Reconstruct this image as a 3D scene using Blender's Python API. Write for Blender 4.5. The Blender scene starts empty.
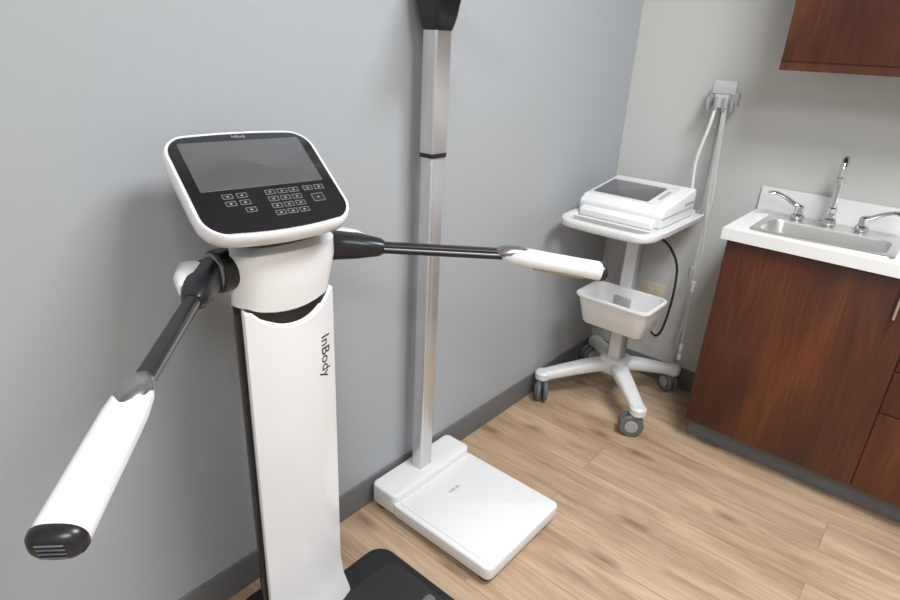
import bpy, bmesh, math, random
from mathutils import Vector, Matrix
random.seed(4)
sc = bpy.context.scene
sc.view_settings.view_transform = 'Standard'

# ---------------------------------------------------------------- materials
def _nt(name):
    m = bpy.data.materials.new(name); m.use_nodes = True
    nt = m.node_tree
    return m, nt, nt.nodes['Principled BSDF']

def plain(name, col, rough=0.45, metal=0.0, bump=0.0, bscale=300, var=0.03, coat=0.0, emis=None):
    m, nt, p = _nt(name)
    tc = nt.nodes.new('ShaderNodeTexCoord')
    nz = nt.nodes.new('ShaderNodeTexNoise'); nz.inputs['Scale'].default_value = bscale
    nz.inputs['Detail'].default_value = 3
    nt.links.new(tc.outputs['Object'], nz.inputs['Vector'])
    mix = nt.nodes.new('ShaderNodeMix'); mix.data_type = 'RGBA'
    mix.inputs[6].default_value = [x*(1-var) for x in col] + [1]
    mix.inputs[7].default_value = [min(1, x*(1+var)) for x in col] + [1]
    nt.links.new(nz.outputs['Fac'], mix.inputs[0])
    nt.links.new(mix.outputs[2], p.inputs['Base Color'])
    p.inputs['Roughness'].default_value = rough
    p.inputs['Metallic'].default_value = metal
    p.inputs['Coat Weight'].default_value = coat
    if bump > 0:
        b = nt.nodes.new('ShaderNodeBump'); b.inputs['Strength'].default_value = bump
        b.inputs['Distance'].default_value = 0.001
        nt.links.new(nz.outputs['Fac'], b.inputs['Height'])
        nt.links.new(b.outputs['Normal'], p.inputs['Normal'])
    if emis:
        p.inputs['Emission Color'].default_value = list(col)+[1]
        p.inputs['Emission Strength'].default_value = emis
    return m

def cherry(name):
    m, nt, p = _nt(name)
    tc = nt.nodes.new('ShaderNodeTexCoord')
    mp = nt.nodes.new('ShaderNodeMapping'); mp.inputs['Scale'].default_value = (4, 4, 0.7)
    nt.links.new(tc.outputs['Object'], mp.inputs['Vector'])
    n1 = nt.nodes.new('ShaderNodeTexNoise'); n1.inputs['Scale'].default_value = 1.2
    n1.inputs['Detail'].default_value = 6; n1.inputs['Distortion'].default_value = 1.0
    nt.links.new(mp.outputs[0], n1.inputs['Vector'])
    mp2 = nt.nodes.new('ShaderNodeMapping'); mp2.inputs['Scale'].default_value = (120, 120, 4)
    nt.links.new(tc.outputs['Object'], mp2.inputs['Vector'])
    n2 = nt.nodes.new('ShaderNodeTexNoise'); n2.inputs['Scale'].default_value = 1.5; n2.inputs['Detail'].default_value = 4
    nt.links.new(mp2.outputs[0], n2.inputs['Vector'])
    ad = nt.nodes.new('ShaderNodeMath'); ad.operation = 'MULTIPLY_ADD'; ad.inputs[1].default_value = 0.40
    nt.links.new(n2.outputs['Fac'], ad.inputs[0]); nt.links.new(n1.outputs['Fac'], ad.inputs[2])
    cr = nt.nodes.new('ShaderNodeValToRGB')
    e = cr.color_ramp.elements
    e[0].position = 0.45; e[0].color = (0.030, 0.0088, 0.0045, 1)
    e[1].position = 0.94; e[1].color = (0.160, 0.046, 0.015, 1)
    k = e.new(0.70); k.color = (0.076, 0.021, 0.0083, 1)
    nt.links.new(ad.outputs[0], cr.inputs[0]); nt.links.new(cr.outputs[0], p.inputs['Base Color'])
    p.inputs['Roughness'].default_value = 0.34
    return m

def oak(name):
    m, nt, p = _nt(name)
    N = nt.nodes.new; L = nt.links.new
    tc = N('ShaderNodeTexCoord')
    sp = N('ShaderNodeSeparateXYZ'); L(tc.outputs['Object'], sp.inputs[0])
    cb = N('ShaderNodeCombineXYZ'); L(sp.outputs['Y'], cb.inputs['X']); L(sp.outputs['X'], cb.inputs['Y'])
    br = N('ShaderNodeTexBrick'); L(cb.outputs[0], br.inputs['Vector'])
    br.inputs['Scale'].default_value = 1.0
    br.inputs['Brick Width'].default_value = 1.22; br.inputs['Row Height'].default_value = 0.178
    br.inputs['Mortar Size'].default_value = 0.0011; br.inputs['Mortar Smooth'].default_value = 0.2
    br.inputs['Color1'].default_value = (0, 0, 0, 1); br.inputs['Color2'].default_value = (1, 1, 1, 1)
    br.inputs['Mortar'].default_value = (0.3, 0.3, 0.3, 1)
    br.offset = 0.37; br.offset_frequency = 2
    sc_ = N('ShaderNodeVectorMath'); sc_.operation = 'SCALE'; sc_.inputs['Scale'].default_value = 7.0
    L(br.outputs['Color'], sc_.inputs[0])
    ad = N('ShaderNodeVectorMath'); ad.operation = 'ADD'
    L(cb.outputs[0], ad.inputs[0]); L(sc_.outputs[0], ad.inputs[1])
    # broad figure
    mp = N('ShaderNodeMapping'); mp.inputs['Scale'].default_value = (2.2, 14, 1); L(ad.outputs[0], mp.inputs[0])
    n1 = N('ShaderNodeTexNoise'); n1.inputs['Scale'].default_value = 1.0; n1.inputs['Detail'].default_value = 8
    n1.inputs['Roughness'].default_value = 0.6; n1.inputs['Distortion'].default_value = 0.6; L(mp.outputs[0], n1.inputs['Vector'])
    # fine fibres
    mp2 = N('ShaderNodeMapping'); mp2.inputs['Scale'].default_value = (4, 120, 1); L(ad.outputs[0], mp2.inputs[0])
    n2 = N('ShaderNodeTexNoise'); n2.inputs['Scale'].default_value = 1.5; n2.inputs['Detail'].default_value = 5
    L(mp2.outputs[0], n2.inputs['Vector'])
    mm = N('ShaderNodeMath'); mm.operation = 'MULTIPLY_ADD'; mm.inputs[1].default_value = 0.60
    L(n2.outputs['Fac'], mm.inputs[0]); L(n1.outputs['Fac'], mm.inputs[2])
    m3 = N('ShaderNodeMath'); m3.operation = 'MULTIPLY_ADD'; m3.inputs[1].default_value = 0.15
    L(br.outputs['Color'], m3.inputs[0]); L(mm.outputs[0], m3.inputs[2])
    cr = N('ShaderNodeValToRGB'); e = cr.color_ramp.elements
    m4 = N('ShaderNodeMath'); m4.operation = 'MULTIPLY'; m4.inputs[1].default_value = 0.9; L(m3.outputs[0], m4.inputs[0])
    e[0].position = 0.46; e[0].color = (0.22, 0.130, 0.074, 1)
    e[1].position = 1.0; e[1].color = (0.60, 0.45, 0.300, 1)
    k = e.new(0.64); k.color = (0.375, 0.247, 0.155, 1)
    k = e.new(0.82); k.color = (0.485, 0.342, 0.224, 1)
    L(m4.outputs[0], cr.inputs[0])
    mpk = N('ShaderNodeMapping'); mpk.inputs['Scale'].default_value = (1.7, 4.5, 1); L(ad.outputs[0], mpk.inputs[0])
    # warp knots so they are not perfect ellipses
    nw = N('ShaderNodeTexNoise'); nw.inputs['Scale'].default_value = 9; L(ad.outputs[0], nw.inputs['Vector'])
    ws = N('ShaderNodeVectorMath'); ws.operation = 'SCALE'; ws.inputs['Scale'].default_value = 0.12; L(nw.outputs['Color'], ws.inputs[0])
    wa = N('ShaderNodeVectorMath'); wa.operation = 'ADD'; L(mpk.outputs[0], wa.inputs[0]); L(ws.outputs[0], wa.inputs[1])
    vo = N('ShaderNodeTexVoronoi'); vo.voronoi_dimensions = '2D'; vo.inputs['Scale'].default_value = 1.0; L(wa.outputs[0], vo.inputs['Vector'])
    kr = N('ShaderNodeMapRange'); kr.inputs['From Min'].default_value = 0.02; kr.inputs['From Max'].default_value = 0.12
    kr.inputs['To Min'].default_value = 0.65; kr.inputs['To Max'].default_value = 0.0
    L(vo.outputs['Distance'], kr.inputs['Value'])
    mk_ = N('ShaderNodeMix'); mk_.data_type = 'RGBA'; mk_.inputs[7].default_value = (0.14, 0.075, 0.042, 1)
    L(kr.outputs[0], mk_.inputs[0]); L(cr.outputs[0], mk_.inputs[6])
    ms = N('ShaderNodeMix'); ms.data_type = 'RGBA'; ms.inputs[7].default_value = (0.17, 0.10, 0.06, 1)
    mf = N('ShaderNodeMath'); mf.operation = 'MULTIPLY'; mf.inputs[1].default_value = 0.7
    L(br.outputs['Fac'], mf.inputs[0]); L(mf.outputs[0], ms.inputs[0]); L(mk_.outputs[2], ms.inputs[6])
    L(ms.outputs[2], p.inputs['Base Color'])
    p.inputs['Roughness'].default_value = 0.48
    b = N('ShaderNodeBump'); b.inputs['Strength'].default_value = 0.15; b.inputs['Distance'].default_value = 0.001
    L(mm.outputs[0], b.inputs['Height']); L(b.outputs[0], p.inputs['Normal'])
    return m

M_WALL_L = plain('paint_blue_gray', (0.385, 0.404, 0.423), 0.6, bump=0.35, bscale=260, var=0.015)
M_WALL_F = plain('paint_warm_gray', (0.58, 0.58, 0.56), 0.6, bump=0.35, bscale=260, var=0.015)
M_CEIL = plain('ceiling_tile_white', (0.8, 0.8, 0.8), 0.9, bump=0.5, bscale=120)
M_BASE = plain('vinyl_cove_base_gray', (0.15, 0.152, 0.158), 0.5)
M_FLOOR = oak('oak_vinyl_plank')
M_CHERRY = cherry('cherry_laminate')
M_COUNTER = plain('white_laminate', (0.78, 0.78, 0.78), 0.3)
M_WHITE = plain('gloss_white_plastic', (0.79, 0.79, 0.80), 0.17, coat=0.5, var=0.005)
M_WHITE2 = plain('matte_white_plastic', (0.80, 0.80, 0.80), 0.4, var=0.01)
M_CART = plain('cart_plastic_offwhite', (0.70, 0.70, 0.70), 0.4, var=0.01)
M_BASK = plain('basket_white', (0.82, 0.82, 0.82), 0.4, var=0.01)
M_CARTG = plain('cart_gray', (0.36, 0.36, 0.365), 0.45)
M_BLACK = plain('black_plastic', (0.014, 0.014, 0.016), 0.3)
M_GLASS = plain('black_glass_panel', (0.006, 0.006, 0.008), 0.12, coat=0.4)
M_LCD = plain('lcd_screen_off', (0.085, 0.087, 0.09), 0.14, coat=0.5)
M_KEY = plain('key_print_white', (0.36, 0.36, 0.38), 0.5)
M_RUB = plain('black_rubber', (0.02, 0.02, 0.022), 0.6, bump=0.3, bscale=500)
M_ALU = plain('brushed_aluminium', (0.68, 0.68, 0.69), 0.36, metal=0.75, bscale=60, var=0.04)
M_ALUD = plain('dark_aluminium', (0.32, 0.32, 0.33), 0.4, metal=0.8)
M_SILV = plain('silver_electrode', (0.38, 0.38, 0.39), 0.25, metal=0.9)
M_TAN = plain('tan_electrode', (0.42, 0.36, 0.25), 0.35, metal=0.4)
M_CHROME = plain('chrome', (0.75, 0.75, 0.76), 0.1, metal=1.0)
M_STEEL = plain('stainless_steel', (0.72, 0.71, 0.69), 0.3, metal=0.9)
M_TIRE = plain('caster_gray', (0.12, 0.13, 0.14), 0.5)
M_WIRE = plain('cable_gray', (0.55, 0.55, 0.55), 0.5)
M_IVORY = plain('ivory_outlet', (0.62, 0.56, 0.42), 0.4)
M_LENS = plain('troffer_lens', (0.97, 0.99, 1.0), 0.5, emis=3.0)
M_TEXT = plain('logo_dark', (0.02, 0.02, 0.02), 0.5)
M_TEXTG = plain('logo_gray', (0.25, 0.25, 0.25), 0.5)

# ---------------------------------------------------------------- helpers
def group(name, loc):
    e = bpy.data.objects.new(name, None); e.location = loc; e.empty_display_size = 0.1
    sc.collection.objects.link(e); return e

def finish(bm, name, mat, parent=None, M=None, angle=35, smooth=True):
    if M is not None: bmesh.ops.transform(bm, matrix=M, verts=bm.verts)
    bmesh.ops.recalc_face_normals(bm, faces=bm.faces)
    me = bpy.data.meshes.new(name); bm.to_mesh(me); bm.free()
    if smooth:
        me.shade_smooth(); me.set_sharp_from_angle(angle=math.radians(angle))
    me.materials.append(mat)
    o = bpy.data.objects.new(name, me); sc.collection.objects.link(o)
    if parent:
        o.parent = parent; o.matrix_parent_inverse = Matrix.Translation(-parent.location)
    return o

def addbox(bm, lo, hi):
    c = [(a+b)/2 for a, b in zip(lo, hi)]; s = [abs(b-a) for a, b in zip(lo, hi)]
    r = bmesh.ops.create_cube(bm, size=1.0, matrix=Matrix.Translation(c) @ Matrix.Diagonal((*s, 1)))
    return r['verts']

def box(name, lo, hi, mat, parent=None, bev=0.0, seg=3, M=None):
    bm = bmesh.new(); addbox(bm, lo, hi)
    if bev > 0: bmesh.ops.bevel(bm, geom=bm.edges[:], offset=bev, segments=seg, profile=0.5, affect='EDGES')
    return finish(bm, name, mat, parent, M)

def boxes(name, lst, mat, parent=None, bev=0.0, M=None):
    bm = bmesh.new()
    for lo, hi in lst: addbox(bm, lo, hi)
    if bev > 0: bmesh.ops.bevel(bm, geom=bm.edges[:], offset=bev, segments=2, profile=0.5, affect='EDGES')
    return finish(bm, name, mat, parent, M)

def rrect(x0, x1, y0, y1, r, k=6):
    pts = []
    for cx, cy, a0 in ((x1-r, y1-r, 0), (x0+r, y1-r, 90), (x0+r, y0+r, 180), (x1-r, y0+r, 270)):
        for i in range(k+1):
            a = math.radians(a0 + 90*i/k); pts.append((cx+r*math.cos(a), cy+r*math.sin(a)))
    return pts

def dense(pts, m=6):
    out = []
    for i, p in enumerate(pts):
        q = pts[(i+1) % len(pts)]
        out.append(p)
        if i % 7 == 6:
            for j in range(1, m): out.append((p[0]+(q[0]-p[0])*j/m, p[1]+(q[1]-p[1])*j/m))
    return out

def loft(name, rings, mat, parent=None, cap0=True, cap1=True, M=None, angle=35, closed=False):
    bm = bmesh.new(); vs = [[bm.verts.new(p) for p in r] for r in rings]
    n = len(rings[0]); R = len(rings)
    for i in range(R-1 + (1 if closed else 0)):
        A = vs[i]; B = vs[(i+1) % R]
        for j in range(n):
            bm.faces.new((A[j], A[(j+1) % n], B[(j+1) % n], B[j]))
    if cap0 and not closed: bm.faces.new(vs[0])
    if cap1 and not closed: bm.faces.new(vs[-1])
    return finish(bm, name, mat, parent, M, angle)

def zr(pts, z): return [(x, y, z) for x, y in pts]

def slab(name, x0, x1, y0, y1, z0, z1, r, mat, parent=None, b=0.004, M=None, k=6):
    rings = []
    for t in (0, 30, 60, 90):
        o = b*(1-math.sin(math.radians(t))); h = b*(1-math.cos(math.radians(t)))
        rings.append(zr(rrect(x0+o, x1-o, y0+o, y1-o, max(r-o, .0005), k), z0 + h))
    for t in (90, 60, 30, 0):
        o = b*(1-math.sin(math.radians(t))); h = b*(1-math.cos(math.radians(t)))
        rings.append(zr(rrect(x0+o, x1-o, y0+o, y1-o, max(r-o, .0005), k), z1 - h))
    return loft(name, rings, mat, parent, M=M)

def smoothpath(pts, k=6):
    P = [Vector(p) for p in pts]; P = [2*P[0]-P[1]] + P + [2*P[-1]-P[-2]]
    out = []
    for i in range(1, len(P)-2):
        for j in range(k):
            t = j/k; a, b, c, d = P[i-1:i+3]
            out.append(0.5*((2*b)+(c-a)*t+(2*a-5*b+4*c-d)*t*t+(3*b-a-3*c+d)*t**3))
    out.append(P[-2]); return out

def sweep(name, pts, sizes, mat, parent=None, ref=(0, 0, 1), n=16, ex=2.0, cap=True, M=None, angle=40):
    P = [Vector(p) for p in pts]; ref = Vector(ref)
    if isinstance(sizes, (int, float)): sizes = [(sizes, sizes)]*len(P)
    rings = []
    for i, p in enumerate(P):
        t = (P[min(i+1, len(P)-1)] - P[max(i-1, 0)]).normalized()
        s = t.cross(ref).normalized(); u = s.cross(t).normalized()
        w, h = sizes[i]; ring = []
        for j in range(n):
            a = 2*math.pi*j/n; c, q = math.cos(a), math.sin(a)
            ring.append(p + s*w*math.copysign(abs(c)**(2/ex), c) + u*h*math.copysign(abs(q)**(2/ex), q))
        rings.append(ring)
    return loft(name, rings, mat, parent, cap, cap, M, angle)

def tube(name, pts, r, mat, parent=None, ref=(0.31, 0.94, 0.13), n=10, k=6):
    return sweep(name, smoothpath(pts, k) if k else pts, r, mat, parent, ref, n)

def cyl(name, p0, p1, r, mat, parent=None, n=28, b=0.002):
    p0 = Vector(p0); p1 = Vector(p1); d = (p1-p0).normalized()
    ref = Vector((0, 0, 1)) if abs(d.z) < 0.8 else Vector((1, 0, 0))
    pts = [p0, p0+d*b, p1-d*b, p1]
    return sweep(name, pts, [(r-b, r-b), (r, r), (r, r), (r-b, r-b)], mat, parent, ref, n)

def text(name, s, size, mat, parent, M, ext=0.0004, fn=None):
    cu = bpy.data.curves.new(name, 'FONT'); cu.body = s; cu.size = size; cu.extrude = ext
    cu.align_x = 'CENTER'; cu.align_y = 'CENTER'
    o = bpy.data.objects.new(name+'_tmp', cu); sc.collection.objects.link(o)
    dg = bpy.context.evaluated_depsgraph_get()
    me = bpy.data.meshes.new_from_object(o.evaluated_get(dg)); bpy.data.objects.remove(o)
    me.transform(M); me.materials.clear(); me.materials.append(mat)
    if fn:
        for v in me.vertices: v.co = fn(v.co)
    ob = bpy.data.objects.new(name, me); sc.collection.objects.link(ob)
    ob.parent = parent; ob.matrix_parent_inverse = Matrix.Translation(-parent.location)
    return ob

# ---------------------------------------------------------------- room
XW, YW, H = 2.65, 1.22, 2.70
X0, Y0 = -1.9, -2.4
box('floor', (X0-.1, Y0-.1, -0.1), (XW+.1, YW+.1, 0), M_FLOOR)
box('ceiling', (X0-.1, Y0-.1, H), (XW+.1, YW+.1, H+.1), M_CEIL)
box('wall_left', (X0-.1, YW, 0), (XW+.1, YW+.1, H), M_WALL_L)
box('wall_far', (XW, Y0, 0), (XW+.1, YW, H), M_WALL_F)
box('wall_right', (X0-.1, Y0-.1, 0), (XW+.1, Y0, H), M_WALL_F)
box('wall_back', (X0-.1, Y0, 0), (X0, YW, H), M_WALL_F)
box('baseboard_left', (X0, YW-.007, 0), (XW-.007, YW, 0.105), M_BASE, bev=0.002)
box('baseboard_far', (XW-.007, 0.585, 0), (XW, YW, 0.105), M_BASE, bev=0.002)

# ---------------------------------------------------------------- body composition analyzer
CX = 0.655
g = group('body_composition_analyzer', (CX, 0.95, 0))
slab('base_platform', CX-.31, CX+.315, 0.22, 1.025, 0.0, 0.050, 0.055, M_BLACK, g, b=0.010)
slab('base_mat', CX-.285, CX+.29, 0.245, 0.95, 0.045, 0.053, 0.045, M_RUB, g, b=0.002)
slab('base_rear_foot', CX-.12, CX+.14, 0.93, 1.14, 0.0, 0.055, 0.05, M_BLACK, g, b=0.008)
for i, s in enumerate((-1, 1)):
    slab(f'heel_electrode_{i+1}', CX+s*.11-.045, CX+s*.11+.045, .62, .74, .052, .057, .044, M_SILV, g, b=0.002)
    slab(f'sole_electrode_{i+1}', CX+s*.12-.05, CX+s*.12+.05, .34, .54, .052, .057, .049, M_SILV, g, b=0.002)
slab('level_window', CX+.235, CX+.275, .755, .785, .052, .056, .012, M_SILV, g, b=0.001)
CC = CX + .012        # column centre
def surf(x, hw, yf, bulge=.020): return yf - bulge*(1-(x/hw)**2)
def colring(z, hw, yf, yb, grow=0, bulge=.020, droop=0.0):
    P = []
    n = 18
    for i in range(n+1):
        x = -hw + 2*hw*i/n
        P.append((x, surf(x, hw, yf, bulge)))
    P.append((hw+.0015, yf+.006)); P.append((hw-.001, yf+.014))
    bw = hw*.45
    for t in (.25, .5, .75, .95): P.append((hw-.001+(bw-hw)*t, yf+.014+(yb-yf-.014)*t))
    P.append((bw-.012, yb)); P.append((-bw+.012, yb))
    for t in (.95, .75, .5, .25): P.append((-(hw-.001+(bw-hw)*t), yf+.014+(yb-yf-.014)*t))
    P.append((-hw+.001, yf+.014)); P.append((-hw-.0015, yf+.006))
    out = []
    for x, y in P:
        q = max(0, 1-(x/(hw*.90))**2)**.7
        fr = max(0, min(1, (1.06-y)/(1.06-yf)))
        out.append((CC+x, y, z - droop*q*fr))
    return out
HW, YF = .108, .975
loft('column_shell', [colring(0.055, .120, .952, 1.10), colring(0.07, .119, .954, 1.10), colring(.12, .111, .968, 1.10), colring(.18, HW, YF, 1.10),
     colring(.5, HW, YF, 1.10), colring(.885, HW, YF, 1.10), colring(.961, HW, YF, 1.10, droop=.050), colring(.9645, HW-.003, YF+.003, 1.095, droop=.050)], M_WHITE, g)
loft('column_spine', [[(x, y, z) for x, y, _ in colring(0, HW+.005, YF+.017, 1.125, bulge=0)] for z in (.055, .10, .5, .955)], M_BLACK, g)
loft('slit', [colring(.895, .100, .980, 1.09), colring(.985, .100, .980, 1.09)], M_BLACK, g)
def collar(zf, hw, yf, yb, droop, r=.050, ox=0.0):
    out = []
    for x, y in dense(rrect(-hw, hw, yf, yb, r, 6)):
        q = max(0, 1-(x/(hw*.90))**2)**.8
        fr = max(0, min(1, (1.06-y)/(1.06-yf)))
        b = .02*(1-(x/hw)**2) if y < (yf+yb)/2 else 0
        if y > yf+.045: x *= 1-.50*((y-yf-.045)/(yb-yf-.045))
        out.append((CC+x+ox, y-b, zf - droop*q*fr))
    return out
loft('collar', [collar(.967, .106, .976, 1.10, .018, .034), collar(.970, .110, .973, 1.105, .018, .034), collar(1.00, .113, .968, 1.11, .012, .038, .002),
     collar(1.045, .120, .960, 1.115, 0, .045, .004), collar(1.080, .121, .960, 1.112, 0, .050, .004), collar(1.092, .108, .972, 1.10, 0, .050, .004)], M_WHITE, g)
sweep('display_stem', [(CC, 1.03, 1.08), (CC, 1.025, 1.12), (CX, 1.01, 1.17)], [(.098, .055), (.090, .048), (.095, .07)], M_BLACK, g, ref=(0, 1, 0), n=24, ex=3)
T = math.radians(34)
MD = Matrix.Translation((0.632, 1.000, 1.212)) @ Matrix.Rotation(math.radians(-9), 4, 'Z') @ Matrix(((1, 0, 0, 0), (0, math.cos(T), -math.sin(T), 0), (0, math.sin(T), math.cos(T), 0), (0, 0, 0, 1)))
def dring(grow, w, bow=.016):
    out = []
    for x, y in dense(rrect(-.148-grow, .148+grow, -.120-grow, .120+grow, .045+max(grow, -.038), 6)):
        if y < 0: y -= bow*(1-(x/.15)**2)
        else: y += .008*(1-(x/.15)**2)
        out.append((x, y, w))
    return out
loft('display_back', [dring(-.06, -.060), dring(-.03, -.050), dring(-.008, -.030), dring(-.004, -.020)], M_BLACK, g, M=MD)
loft('display_shell', [dring(-.006, -.030), dring(0, -.024), dring(.002, -.012), dring(.001, 0.0), dring(-.002, .004), dring(-.006, .005), dring(-.008, .003)], M_WHITE, g, M=MD)
loft('display_glass', [dring(-.007, .000), dring(-.0075, .0045), dring(-.009, .005)], M_GLASS, g, M=MD)
slab('lcd', -.120, .120, -.022, .101, .0045, .0056, .003, M_LCD, g, b=0.0004, M=MD)
text('display_logo', 'InBody', .010, M_KEY, g, MD @ Matrix.Translation((0, .1115, .0054)))
keys = []
def key(u, v, w=.0095, h=.0055): keys.append((u, v, w, h))
for r in range(4):
    for c in range(3): key(.002+c*.0235, -.038-r*.0170)
for r in range(2):
    key(-.078, -.038-r*.0170); key(-.052, -.038-r*.0170)
key(.079, -.038, .0095); key(.103, -.038, .0095); key(.090, -.064, .012, .0095); key(-.048, -.0735)
ob, lab, caps = [], [], []
for u, v, w, h in keys:
    t = .0006
    caps.append(((u-w, v-h, .0046), (u+w, v+h, .00505)))
    ob += [((u-w, v-h, .0048), (u+w, v-h+t, .0053)), ((u-w, v+h-t, .0048), (u+w, v+h, .0053)),
           ((u-w, v-h, .0048), (u-w+t, v+h, .0053)), ((u+w-t, v-h, .0048), (u+w, v+h, .0053))]
    lab.append(((u-.0020, v-.0013, .0048), (u+.0020, v+.0013, .0053)))
boxes('keypad_caps', caps, M_BLACK, g, M=MD)
boxes('keypad_outlines', ob, M_KEY, g, M=MD)
boxes('keypad_labels', lab, M_KEY, g, M=MD)
text('column_logo', 'InBody', .038, M_TEXT, g, Matrix.Translation((CC+.074, 0, .808)) @ Matrix.Rotation(math.radians(90), 4, 'X') @ Matrix.Rotation(math.radians(-90), 4, 'Z'), ext=.0006,
     fn=lambda c: Vector((c.x, surf(c.x-CC, HW, YF) - .0006 + c.y*.5, c.z)))
# arms
for i, s in enumerate((-1, 1)):
    def W(d, y, z): return Vector((CX+s*d, y, z))
    nm = 'left' if s < 0 else 'right'
    cyl(f'arm_hub_{nm}', W(.080, 1.02, 1.045), W(.124, 1.02, 1.045), .042, M_BLACK, g)
    cyl(f'arm_hub_ring_{nm}', W(.120, 1.02, 1.045), W(.130, 1.02, 1.045), .037, M_ALUD, g)
    sweep(f'arm_elbow_{nm}', [W(.120, 1.02, 1.043), W(.152, 1.008, 1.044), W(.185, .965, 1.045), W(.215, .925, 1.045), W(.222, .917, 1.045)],
          [(.028, .032), (.032, .033), (.029, .028), (.021, .019), (.014, .013)], M_BLACK, g, n=24, ex=2.6)
    sweep(f'arm_elbow_cover_{nm}', [W(.142, 1.034, 1.054), W(.170, 1.016, 1.055), W(.194, .983, 1.054), W(.212, .958, 1.050)],
          [(.018, .016), (.028, .024), (.025, .020), (.013, .011)], M_WHITE, g, n=24, ex=2.6)
    a, b = W(.205, .937, 1.045), W(.415, .700, 1.041)
    sweep(f'arm_bar_{nm}', [a, b], [(.012, .012)]*2, M_BLACK, g, n=24, ex=4)
    d = (b-a).normalized(); sd = d.cross(Vector((0, 0, 1)))
    for q in (-1, 1):
        sweep(f'arm_bar_strip_{nm}_{(q+3)//2}', [a+sd*q*.0118, b+sd*q*.0118], [(.0012, .0025)]*2, M_ALUD, g, n=8)
    h0, h1 = W(.395, .722, 1.043), W(.556, .555, 1.006)
    ts = [0, .03, .10, .25, .5, .75, .93, .97]
    sz = [(.014, .012), (.019, .015), (.0235, .018), (.0265, .0195), (.027, .0195), (.0275, .0195), (.028, .020), (.028, .020)]
    sweep(f'handle_{nm}', [h0.lerp(h1, t) for t in ts], sz, M_WHITE, g, n=32, ex=2.5)
    sweep(f'handle_end_{nm}', [h0.lerp(h1, t) for t in (.96, .968, 1.0, 1.025, 1.035)], [(.0275, .0195), (.0285, .0205), (.0275, .0195), (.023, .016), (.018, .012)], M_BLACK, g, n=32, ex=2.5)
    hd = (h1-h0).normalized(); ss = hd.cross(Vector((0, 0, 1))).normalized(); uu = ss.cross(hd)
    for k in range(4):
        c = h0.lerp(h1, 1.036) + uu*(-.009+.006*k)
        sweep(f'handle_grille_{nm}_{k+1}', [c-ss*.013, c+ss*.013], [(.0015, .0007)]*2, M_TIRE, g, n=8)
    sweep(f'thumb_electrode_{nm}', [h0.lerp(h1, t)+Vector((0, 0, o)) for t, o in ((-.06, .002), (.0, .004), (.07, .007), (.16, .0085), (.24, .008), (.28, .005))],
          [(.010, .008), (.019, .013), (.022, .0145), (.021, .0135), (.015, .0115), (.006, .006)], M_SILV, g, n=24)
    sweep(f'finger_electrode_{nm}', [h0.lerp(h1, t)+Vector((0, 0, -.008)) for t in (.28, .32, .80, .84)],
          [(.012, .008), (.022, .0155), (.024, .016), (.014, .01)], M_TAN, g, n=24, ex=2.5)

# ---------------------------------------------------------------- stadiometer scale
g = group('stadiometer_scale', (1.29, 0.95, 0))
slab('platform', 1.095, 1.485, .70, 1.11, .020, .066, .022, M_WHITE2, g, b=.007)
slab('platform_deck', 1.113, 1.467, .713, 1.09, .060, .0695, .015, M_WHITE2, g, b=.003)
slab('rear_block', 1.095, 1.485, 1.09, 1.205, .020, .097, .022, M_WHITE2, g, b=.010)
for i, (x, y) in enumerate(((1.13, .735), (1.45, .735), (1.13, 1.17), (1.45, 1.17))):
    cyl(f'foot_{i+1}', (x, y, 0), (x, y, .026), .024, M_RUB, g)
PX, PY = 1.285, 1.15
slab('pole_lower', PX-.029, PX+.029, PY-.022, PY+.022, .09, 1.17, .006, M_ALU, g, b=.001)
box('pole_lower_groove', (PX-.010, PY-.0228, .10), (PX+.010, PY-.02, 1.165), M_ALU, g, bev=.0005)
slab('pole_collar', PX-.033, PX+.033, PY-.026, PY+.026, 1.168, 1.18, .008, M_BLACK, g, b=.001)
slab('pole_upper', PX-.032, PX+.032, PY-.025, PY+.025, 1.18, 1.95, .007, M_ALU, g, b=.001)
rg = []
for z, a_, b_ in ((1.495, .033, .026), (1.50, .036, .029), (1.53, .043, .036), (1.57, .048, .042), (1.62, .05, .045), (1.63, .046, .04)):
    rg.append(zr([(PX+x, PY+y) for x, y in rrect(-a_, a_, -b_, b_, .012)], z))
loft('head_slider', rg, M_BLACK, g)
slab('head_paddle', PX-.05, PX+.05, PY-.26, PY-.03, 1.60, 1.625, .02, M_BLACK, g)
slab('pole_cap', PX-.034, PX+.034, PY-.027, PY+.027, 1.95, 1.965, .007, M_BLACK, g, b=.001)
text('platform_logo', 'InBody', .018, M_TEXTG, g, Matrix.Translation((1.29, 1.00, .0697)), ext=.0002)

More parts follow.
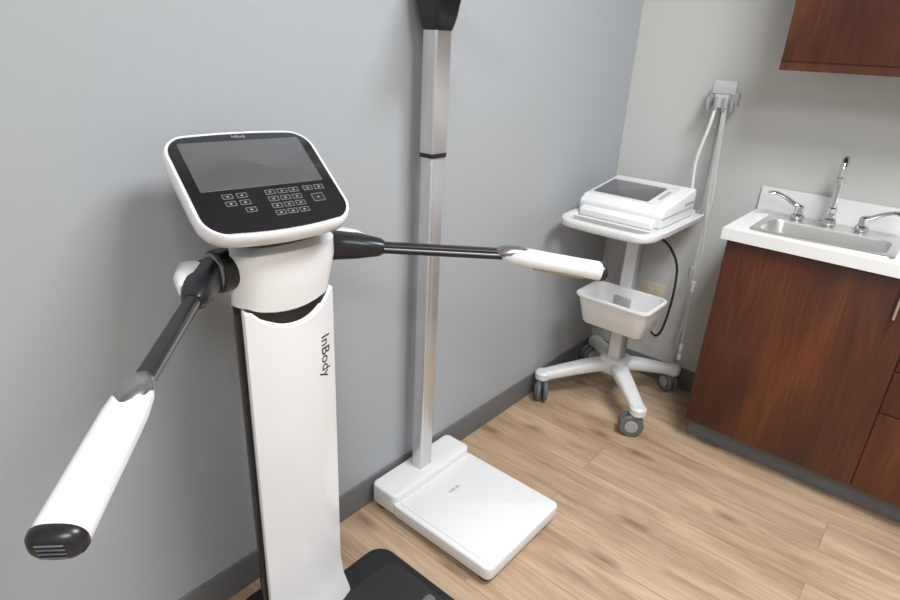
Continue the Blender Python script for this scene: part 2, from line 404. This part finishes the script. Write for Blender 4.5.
# ---------------------------------------------------------------- cart
CXX, CY = 2.355, .950
g = group('medical_cart', (CXX, CY, 0))
cas = [(2.13, .725), (2.095, 1.165), (2.575, .755), (2.575, 1.155)]
for i, (x, y) in enumerate(cas):
    c = Vector((CXX, CY, .165)); e = Vector((x, y, .118))
    pts = smoothpath([c, c.lerp(e, .3)+Vector((0, 0, .008)), c.lerp(e, .65)+Vector((0, 0, .006)), e], 5)
    n = len(pts)
    sweep(f'leg_{i+1}', pts, [(.042-.013*k/n, .030-.008*k/n) for k in range(n)], M_CART, g, n=20, ex=3)
    cyl(f'caster_cap_{i+1}', (x, y, .095), (x, y, .140), .034, M_CART, g, b=.010)
    ang = (0.5, 2.2, -.6, 1.0)[i]
    a = Vector((math.cos(ang), math.sin(ang), 0)); off = Vector((-a.y, a.x, 0))*.018
    wc = Vector((x, y, .05)) + off
    for q in (-1, 1):
        cyl(f'wheel_{i+1}_{(q+3)//2}', wc+a*q*.006, wc+a*q*.026, .05, M_TIRE, g, b=.007)
        cyl(f'wheel_hub_{i+1}_{(q+3)//2}', wc+a*q*.022, wc+a*q*.0285, .027, M_CARTG, g, b=.002)
    slab(f'fork_{i+1}', x-.02, x+.02, y-.02, y+.02, .05, .100, .018, M_TIRE, g, b=.004)
slab('hub', CXX-.065, CXX+.065, CY-.06, CY+.06, .125, .205, .035, M_CART, g, b=.018)
slab('column', CXX-.026, CXX+.026, CY-.036, CY+.036, .19, .835, .010, M_CARTG, g)
slab('column_front', CXX-.031, CXX-.024, CY-.026, CY+.026, .20, .83, .003, M_CART, g, b=.001)
slab('column_head', CXX-.06, CXX+.07, CY-.06, CY+.06, .785, .838, .02, M_CART, g)
def r3(x0, x1, y0, y1, r, z): return zr(rrect(x0, x1, y0, y1, r), z)
a = (2.12, 2.60, .765, 1.165)
loft('tray', [r3(a[0]+.02, a[1]-.02, a[2]+.02, a[3]-.02, .03, .830), r3(*a[:4], .04, .840), r3(a[0]-.004, a[1]+.004, a[2]-.004, a[3]+.004, .044, .860),
     r3(a[0]+.000, a[1]-.000, a[2]+.000, a[3]-.000, .040, .864), r3(a[0]+.006, a[1]-.006, a[2]+.006, a[3]-.006, .034, .863), r3(a[0]+.012, a[1]-.012, a[2]+.012, a[3]-.012, .03, .857)], M_CART, g)
hp = smoothpath([(2.17, 1.145, .850), (2.09, 1.143, .850), (2.045, 1.115, .849), (2.038, 1.06, .848), (2.035, .965, .848), (2.038, .87, .848), (2.045, .815, .849), (2.09, .787, .850), (2.17, .785, .850)], 5)
sweep('tray_handle', hp, [(.018, .017)]*len(hp), M_CART, g, n=20, ex=3)
yo = -.018
loft('basket', [r3(2.145, 2.315, .805+yo, 1.06+yo, .03, .412), r3(2.140, 2.32, .80+yo, 1.065+yo, .035, .417), r3(2.115, 2.326, .78+yo, 1.085+yo, .035, .53), r3(2.105, 2.329, .77+yo, 1.095+yo, .04, .535),
     r3(2.105, 2.329, .77+yo, 1.095+yo, .04, .543), r3(2.12, 2.321, .785+yo, 1.08+yo, .033, .543), r3(2.145, 2.315, .805+yo, 1.06+yo, .03, .419)], M_BASK, g)
slab('basket_bracket', 2.31, 2.345, CY-.04, CY+.04, .44, .50, .008, M_CARTG, g)
tube('power_cord', [(2.42, .93, .825), (2.46, .90, .76), (2.52, .86, .70), (2.555, .825, .60), (2.55, .82, .42), (2.56, .85, .27), (2.60, .92, .28), (2.622, .968, .395)], .0055, M_RUB, g)
g = group('lead_wire_holder', (2.585, .795, .87))
LX, LY = 2.585, .795
tube('support_pole', [(LX, LY, .858), (LX, LY, .95), (LX, LY, 1.1), (LX, LY, 1.31)], .006, M_CARTG, g)
cyl('pole_foot', (LX, LY, .8575), (LX, LY, .872), .013, M_CARTG, g, b=.002)
slab('holder_block', LX-.018, LX+.018, LY-.060, LY+.055, 1.29, 1.345, .008, M_CARTG, g)
slab('holder_top', LX-.022, LX+.012, LY-.045, LY+.045, 1.335, 1.385, .008, M_WIRE, g)
slab('holder_front', LX-.045, LX-.015, LY-.030, LY+.022, 1.285, 1.335, .006, M_WIRE, g, b=.002)
for k in range(4):
    slab(f'hook_{k+1}', LX-.052, LX-.012, LY-.054+.030*k, LY-.045+.030*k, 1.275, 1.305, .004, M_CARTG, g, b=.001)
    slab(f'hook_tip_{k+1}', LX-.055, LX-.047, LY-.054+.030*k, LY-.045+.030*k, 1.285, 1.325, .003, M_CARTG, g, b=.001)
tube('lead_wire_1', [(LX-.04, LY+.01, 1.30), (LX-.05, LY+.015, 1.22), (LX-.045, LY+.040, 1.08), (LX-.03, LY+.040, .98), (2.545, .83, .94), (2.522, .84, .932)], .0065, M_COUNTER, g)
for k, (dx, zb) in enumerate(((0, .56), (.012, .30), (-.012, .26), (.016, .62), (-.016, .23))):
    x = LX-.03; y = LY-.045+.002*k
    tube(f'lead_wire_{k+2}', [(x, LY-.03+.004*k, 1.30), (x-.008, LY-.035+.003*k, 1.2), (x-.01, y-.006+dx*.6, .95), (x, y-.008-dx*.5, .7), (x, y-.008+dx, zb)], .0026, M_WIRE, g)
    cyl(f'lead_clip_{k+1}', (x, y-.008+dx, zb+.01), (x, y-.008+dx, zb-.040), .010, M_CARTG if k % 2 else M_COUNTER, g)

# ---------------------------------------------------------------- ECG machine
g = group('ecg_machine', (2.36, .96, .858))
def prof(name, pts, y0, y1, mat, b=.006):
    bm = bmesh.new()
    A = [bm.verts.new((x, y0, z)) for x, z in pts]; B = [bm.verts.new((x, y1, z)) for x, z in pts]
    bm.faces.new(A); bm.faces.new(B[::-1])
    for i in range(len(pts)): bm.faces.new((A[i], A[(i+1) % len(pts)], B[(i+1) % len(pts)], B[i]))
    bmesh.ops.bevel(bm, geom=bm.edges[:], offset=b, segments=3, profile=.5, affect='EDGES')
    return finish(bm, name, mat, g)
prof('body', [(2.185, .858), (2.178, .912), (2.215, .935), (2.50, .973), (2.515, .961), (2.515, .858)], .797, 1.145, M_WHITE2, .009)
prof('front_lip', [(2.152, .858), (2.150, .884), (2.195, .898), (2.195, .858)], .82, 1.125, M_WHITE2, .005)
prof('lid_seam', [(2.1835, .897), (2.1815, .901), (2.5165, .901), (2.5165, .897)], .7955, 1.1465, M_CARTG, .0006)
box('printer_slot', (2.40, .7955, .915), (2.495, .80, .925), M_CARTG, g, bev=.001)
t2 = math.atan2(.038, .285)
MS = Matrix.Translation((2.345, .985, .953)) @ Matrix.Rotation(-t2, 4, 'Y')
slab('screen_bezel', -.118, .108, -.145, .148, -.004, .0025, .010, M_CART, g, b=.001, M=MS)
slab('screen', -.106, .080, -.100, .135, -.003, .0035, .004, M_LCD, g, b=.0005, M=MS)
boxes('buttons', [((-.06+.022*k, -.132, .001), (-.045+.022*k, -.117, .0038)) for k in range(5)], M_CARTG, g, M=MS)

# ---------------------------------------------------------------- outlet
g = group('electrical_outlet', (XW, .950, .42))
box('plate', (XW-.005, .950-.060, .42-.059), (XW-.0002, .950+.060, .42+.059), M_IVORY, g, bev=.0015)
for k, z in enumerate((-.022, .022)):
    for q, y in enumerate((-.024, .024)):
        cyl(f'socket_{k*2+q+1}', (XW-.003, .950+y, .42+z), (XW-.0075, .950+y, .42+z), .016, M_IVORY, g, b=.0005)
        boxes(f'slots_{k*2+q+1}', [((XW-.0079, .950+y-.007, .42+z-.002), (XW-.007, .950+y-.005, .42+z+.007)), ((XW-.0079, .950+y+.005, .42+z-.002), (XW-.007, .950+y+.007, .42+z+.007))], M_BLACK, g)
slab('plug', XW-.032, XW-.007, .958, .990, .38, .415, .006, M_RUB, g, b=.003)

# ---------------------------------------------------------------- base cabinet + counter
FX = 2.24; YL = .572; YE = -1.25
g = group('base_cabinet', (2.45, -.3, 0))
XB = XW-.012
boxes('carcass', [((FX+.018, YL-.020, .10), (XB, YL-.002, .87)), ((FX+.018, YE, .10), (XB, YE+.018, .87)), ((FX+.018, -.03, .10), (XB, -.012, .87)),
                  ((FX+.018, YE, .10), (XB, YL-.002, .118)), ((XB-.01, YE, .10), (XB, YL-.002, .77)), ((FX+.018, YE, .845), (FX+.030, YL-.002, .87))], M_CHERRY, g)
box('toe_kick', (2.305, YE, 0), (2.60, YL-.006, .10), M_BASE, g)
def door(nm, y0, y1, z0, z1): return box(nm, (FX, y0+.0015, z0+.0015), (FX+.018, y1-.0015, z1-.0015), M_CHERRY, g, bev=.0015, seg=2)
door('door_panel_1', -.02, YL, .10, .865)
door('drawer_1', -.42, -.02, .10, .41); door('drawer_2', -.42, -.02, .41, .565); door('drawer_3', -.42, -.02, .565, .715); door('drawer_4', -.42, -.02, .715, .865)
door('door_panel_2', -.84, -.42, .10, .865); door('door_panel_3', YE, -.84, .10, .865)
def pull(nm, p0, p1, par):
    p0 = Vector(p0); p1 = Vector(p1); o = Vector((-.028, 0, 0))
    tube(nm, [p0, p0+o*.8, p0+o+(p1-p0)*.12, p0+o+(p1-p0)*.5, p1+o-(p1-p0)*.12, p1+o*.8, p1], .005, M_CHROME, par, ref=(.9, .2, .3) if abs((p1-p0).z) > .01 else (.2, .1, .95))
pull('pull_1', (FX, .030, .74), (FX, .030, .835), g)
for k, z in enumerate((.30, .49, .64, .79)): pull(f'pull_{k+2}', (FX, -.27, z), (FX, -.17, z), g)
g = group('countertop', (2.43, -.3, .87))
hx0, hx1, hy0, hy1 = 2.285, 2.495, .105, .495
CF, CL = 2.214, .588
boxes('top', [((CF, hy1, .872), (XW-.002, CL, .912)), ((CF, YE, .872), (XW-.002, hy0, .912)), ((CF, hy0, .872), (hx0, hy1, .912)), ((hx1, hy0, .872), (XW-.002, hy1, .912))], M_COUNTER, g)
box('backsplash', (XW-.02, YE, .912), (XW-.001, CL, 1.005), M_COUNTER, g, bev=.003)
g = group('sink', (2.42, .30, .91))
loft('basin', [r3(2.262, 2.600, .080, .520, .03, .9125), r3(2.264, 2.598, .082, .518, .03, .9165), r3(2.270, 2.592, .088, .512, .03, .9185),
    r3(2.288, 2.492, .108, .492, .04, .9165), r3(2.292, 2.488, .112, .488, .04, .908), r3(2.300, 2.480, .120, .480, .045, .80), r3(2.315, 2.465, .135, .465, .05, .785),
    r3(2.37, 2.41, .28, .32, .018, .782)], M_STEEL, g, cap0=False)
cyl('drain', (2.39, .30, .781), (2.39, .30, .785), .03, M_CHROME, g)
g = group('faucet', (2.555, .32, .918))
cyl('base', (2.553, .32, .917), (2.553, .32, .945), .024, M_CHROME, g, b=.004)
cyl('neck_collar', (2.553, .32, .94), (2.553, .32, .985), .016, M_CHROME, g, b=.004)
tube('gooseneck', [(2.553, .32, .95), (2.553, .32, 1.05), (2.553, .32, 1.11), (2.545, .32, 1.145), (2.515, .318, 1.163), (2.485, .316, 1.148), (2.475, .315, 1.115), (2.474, .315, 1.10)], .0115, M_CHROME, g, ref=(0, 1, 0), n=16)
cyl('aerator', (2.474, .315, 1.105), (2.474, .315, 1.08), .0145, M_CHROME, g)
for k, (y, s) in enumerate(((.425, 1), (.215, -1))):
    cyl(f'valve_base_{k+1}', (2.553, y, .917), (2.553, y, .94), .024, M_CHROME, g, b=.005)
    cyl(f'valve_stem_{k+1}', (2.553, y, .935), (2.553, y, .970), .016, M_CHROME, g, b=.003)
    pts = smoothpath([(2.553, y-s*.008, .962), (2.553, y+s*.02, .972), (2.545, y+s*.05, .990), (2.53, y+s*.085, 1.006), (2.52, y+s*.108, 1.004)], 5)
    n = len(pts)
    sweep(f'wrist_blade_{k+1}', pts, [(.013+.007*q/n, .010-.004*q/n) for q in range(n)], M_CHROME, g, n=14)

# ---------------------------------------------------------------- wall cabinet
g = group('wall_cabinet', (2.5, -.3, 1.44))
UX = 2.33
box('carcass', (UX+.018, YE, 1.460), (XW-.001, .560, 2.25), M_CHERRY, g)
box('light_rail', (UX+.004, YE, 1.438), (UX+.022, .562, 1.475), M_CHERRY, g)
for k, (y0, y1) in enumerate(((-.02, .562), (-.60, -.02), (YE, -.60))):
    box(f'door_panel_{k+1}', (UX, y0+.0015, 1.466), (UX+.018, y1-.0015, 2.25), M_CHERRY, g, bev=.002, seg=2)

# ---------------------------------------------------------------- lights
def troffer(x, y, power, lx=1.2, ly=.6):
    g = group('ceiling_light', (x, y, H))
    boxes('frame', [((x-lx/2, y-ly/2, H-.03), (x+lx/2, y-ly/2+.03, H)), ((x-lx/2, y+ly/2-.03, H-.03), (x+lx/2, y+ly/2, H)),
                    ((x-lx/2, y-ly/2, H-.03), (x-lx/2+.03, y+ly/2, H)), ((x+lx/2-.03, y-ly/2, H-.03), (x+lx/2, y+ly/2, H))], M_WHITE2, g)
    box('lens', (x-lx/2+.03, y-ly/2+.03, H-.015), (x+lx/2-.03, y+ly/2-.03, H-.002), M_LENS, g)
    li = bpy.data.lights.new('troffer_tube', 'AREA'); li.shape = 'RECTANGLE'; li.size = lx-.08; li.size_y = ly-.08
    li.energy = power; li.color = (0.94, 0.973, 1.0)
    o = bpy.data.objects.new('troffer_tube', li); o.location = (x, y, H-.02); sc.collection.objects.link(o)
    o.parent = g; o.matrix_parent_inverse = Matrix.Translation(-g.location)
troffer(1.35, -.25, 62)
troffer(-.7, -.8, 44)
w = bpy.data.worlds.new('world'); sc.world = w; w.use_nodes = True
w.node_tree.nodes['Background'].inputs[0].default_value = (.5, .5, .5, 1)

# ---------------------------------------------------------------- camera
th, ps, ro = math.radians(23.15), math.radians(39.5), math.radians(3.05)
F = Vector((math.cos(th)*math.cos(ps), math.cos(th)*math.sin(ps), -math.sin(th)))
R0 = Vector((math.sin(ps), -math.cos(ps), 0)); U0 = R0.cross(F)
R = R0*math.cos(ro) + U0*math.sin(ro); U = U0*math.cos(ro) - R0*math.sin(ro)
cam = bpy.data.cameras.new('camera'); co = bpy.data.objects.new('camera', cam); sc.collection.objects.link(co)
m = Matrix((R, U, -F)).transposed().to_4x4(); m.translation = (0, 0, 1.466); co.matrix_world = m
cam.sensor_width = 36; cam.lens = 24.0; cam.clip_start = .02
sc.camera = co
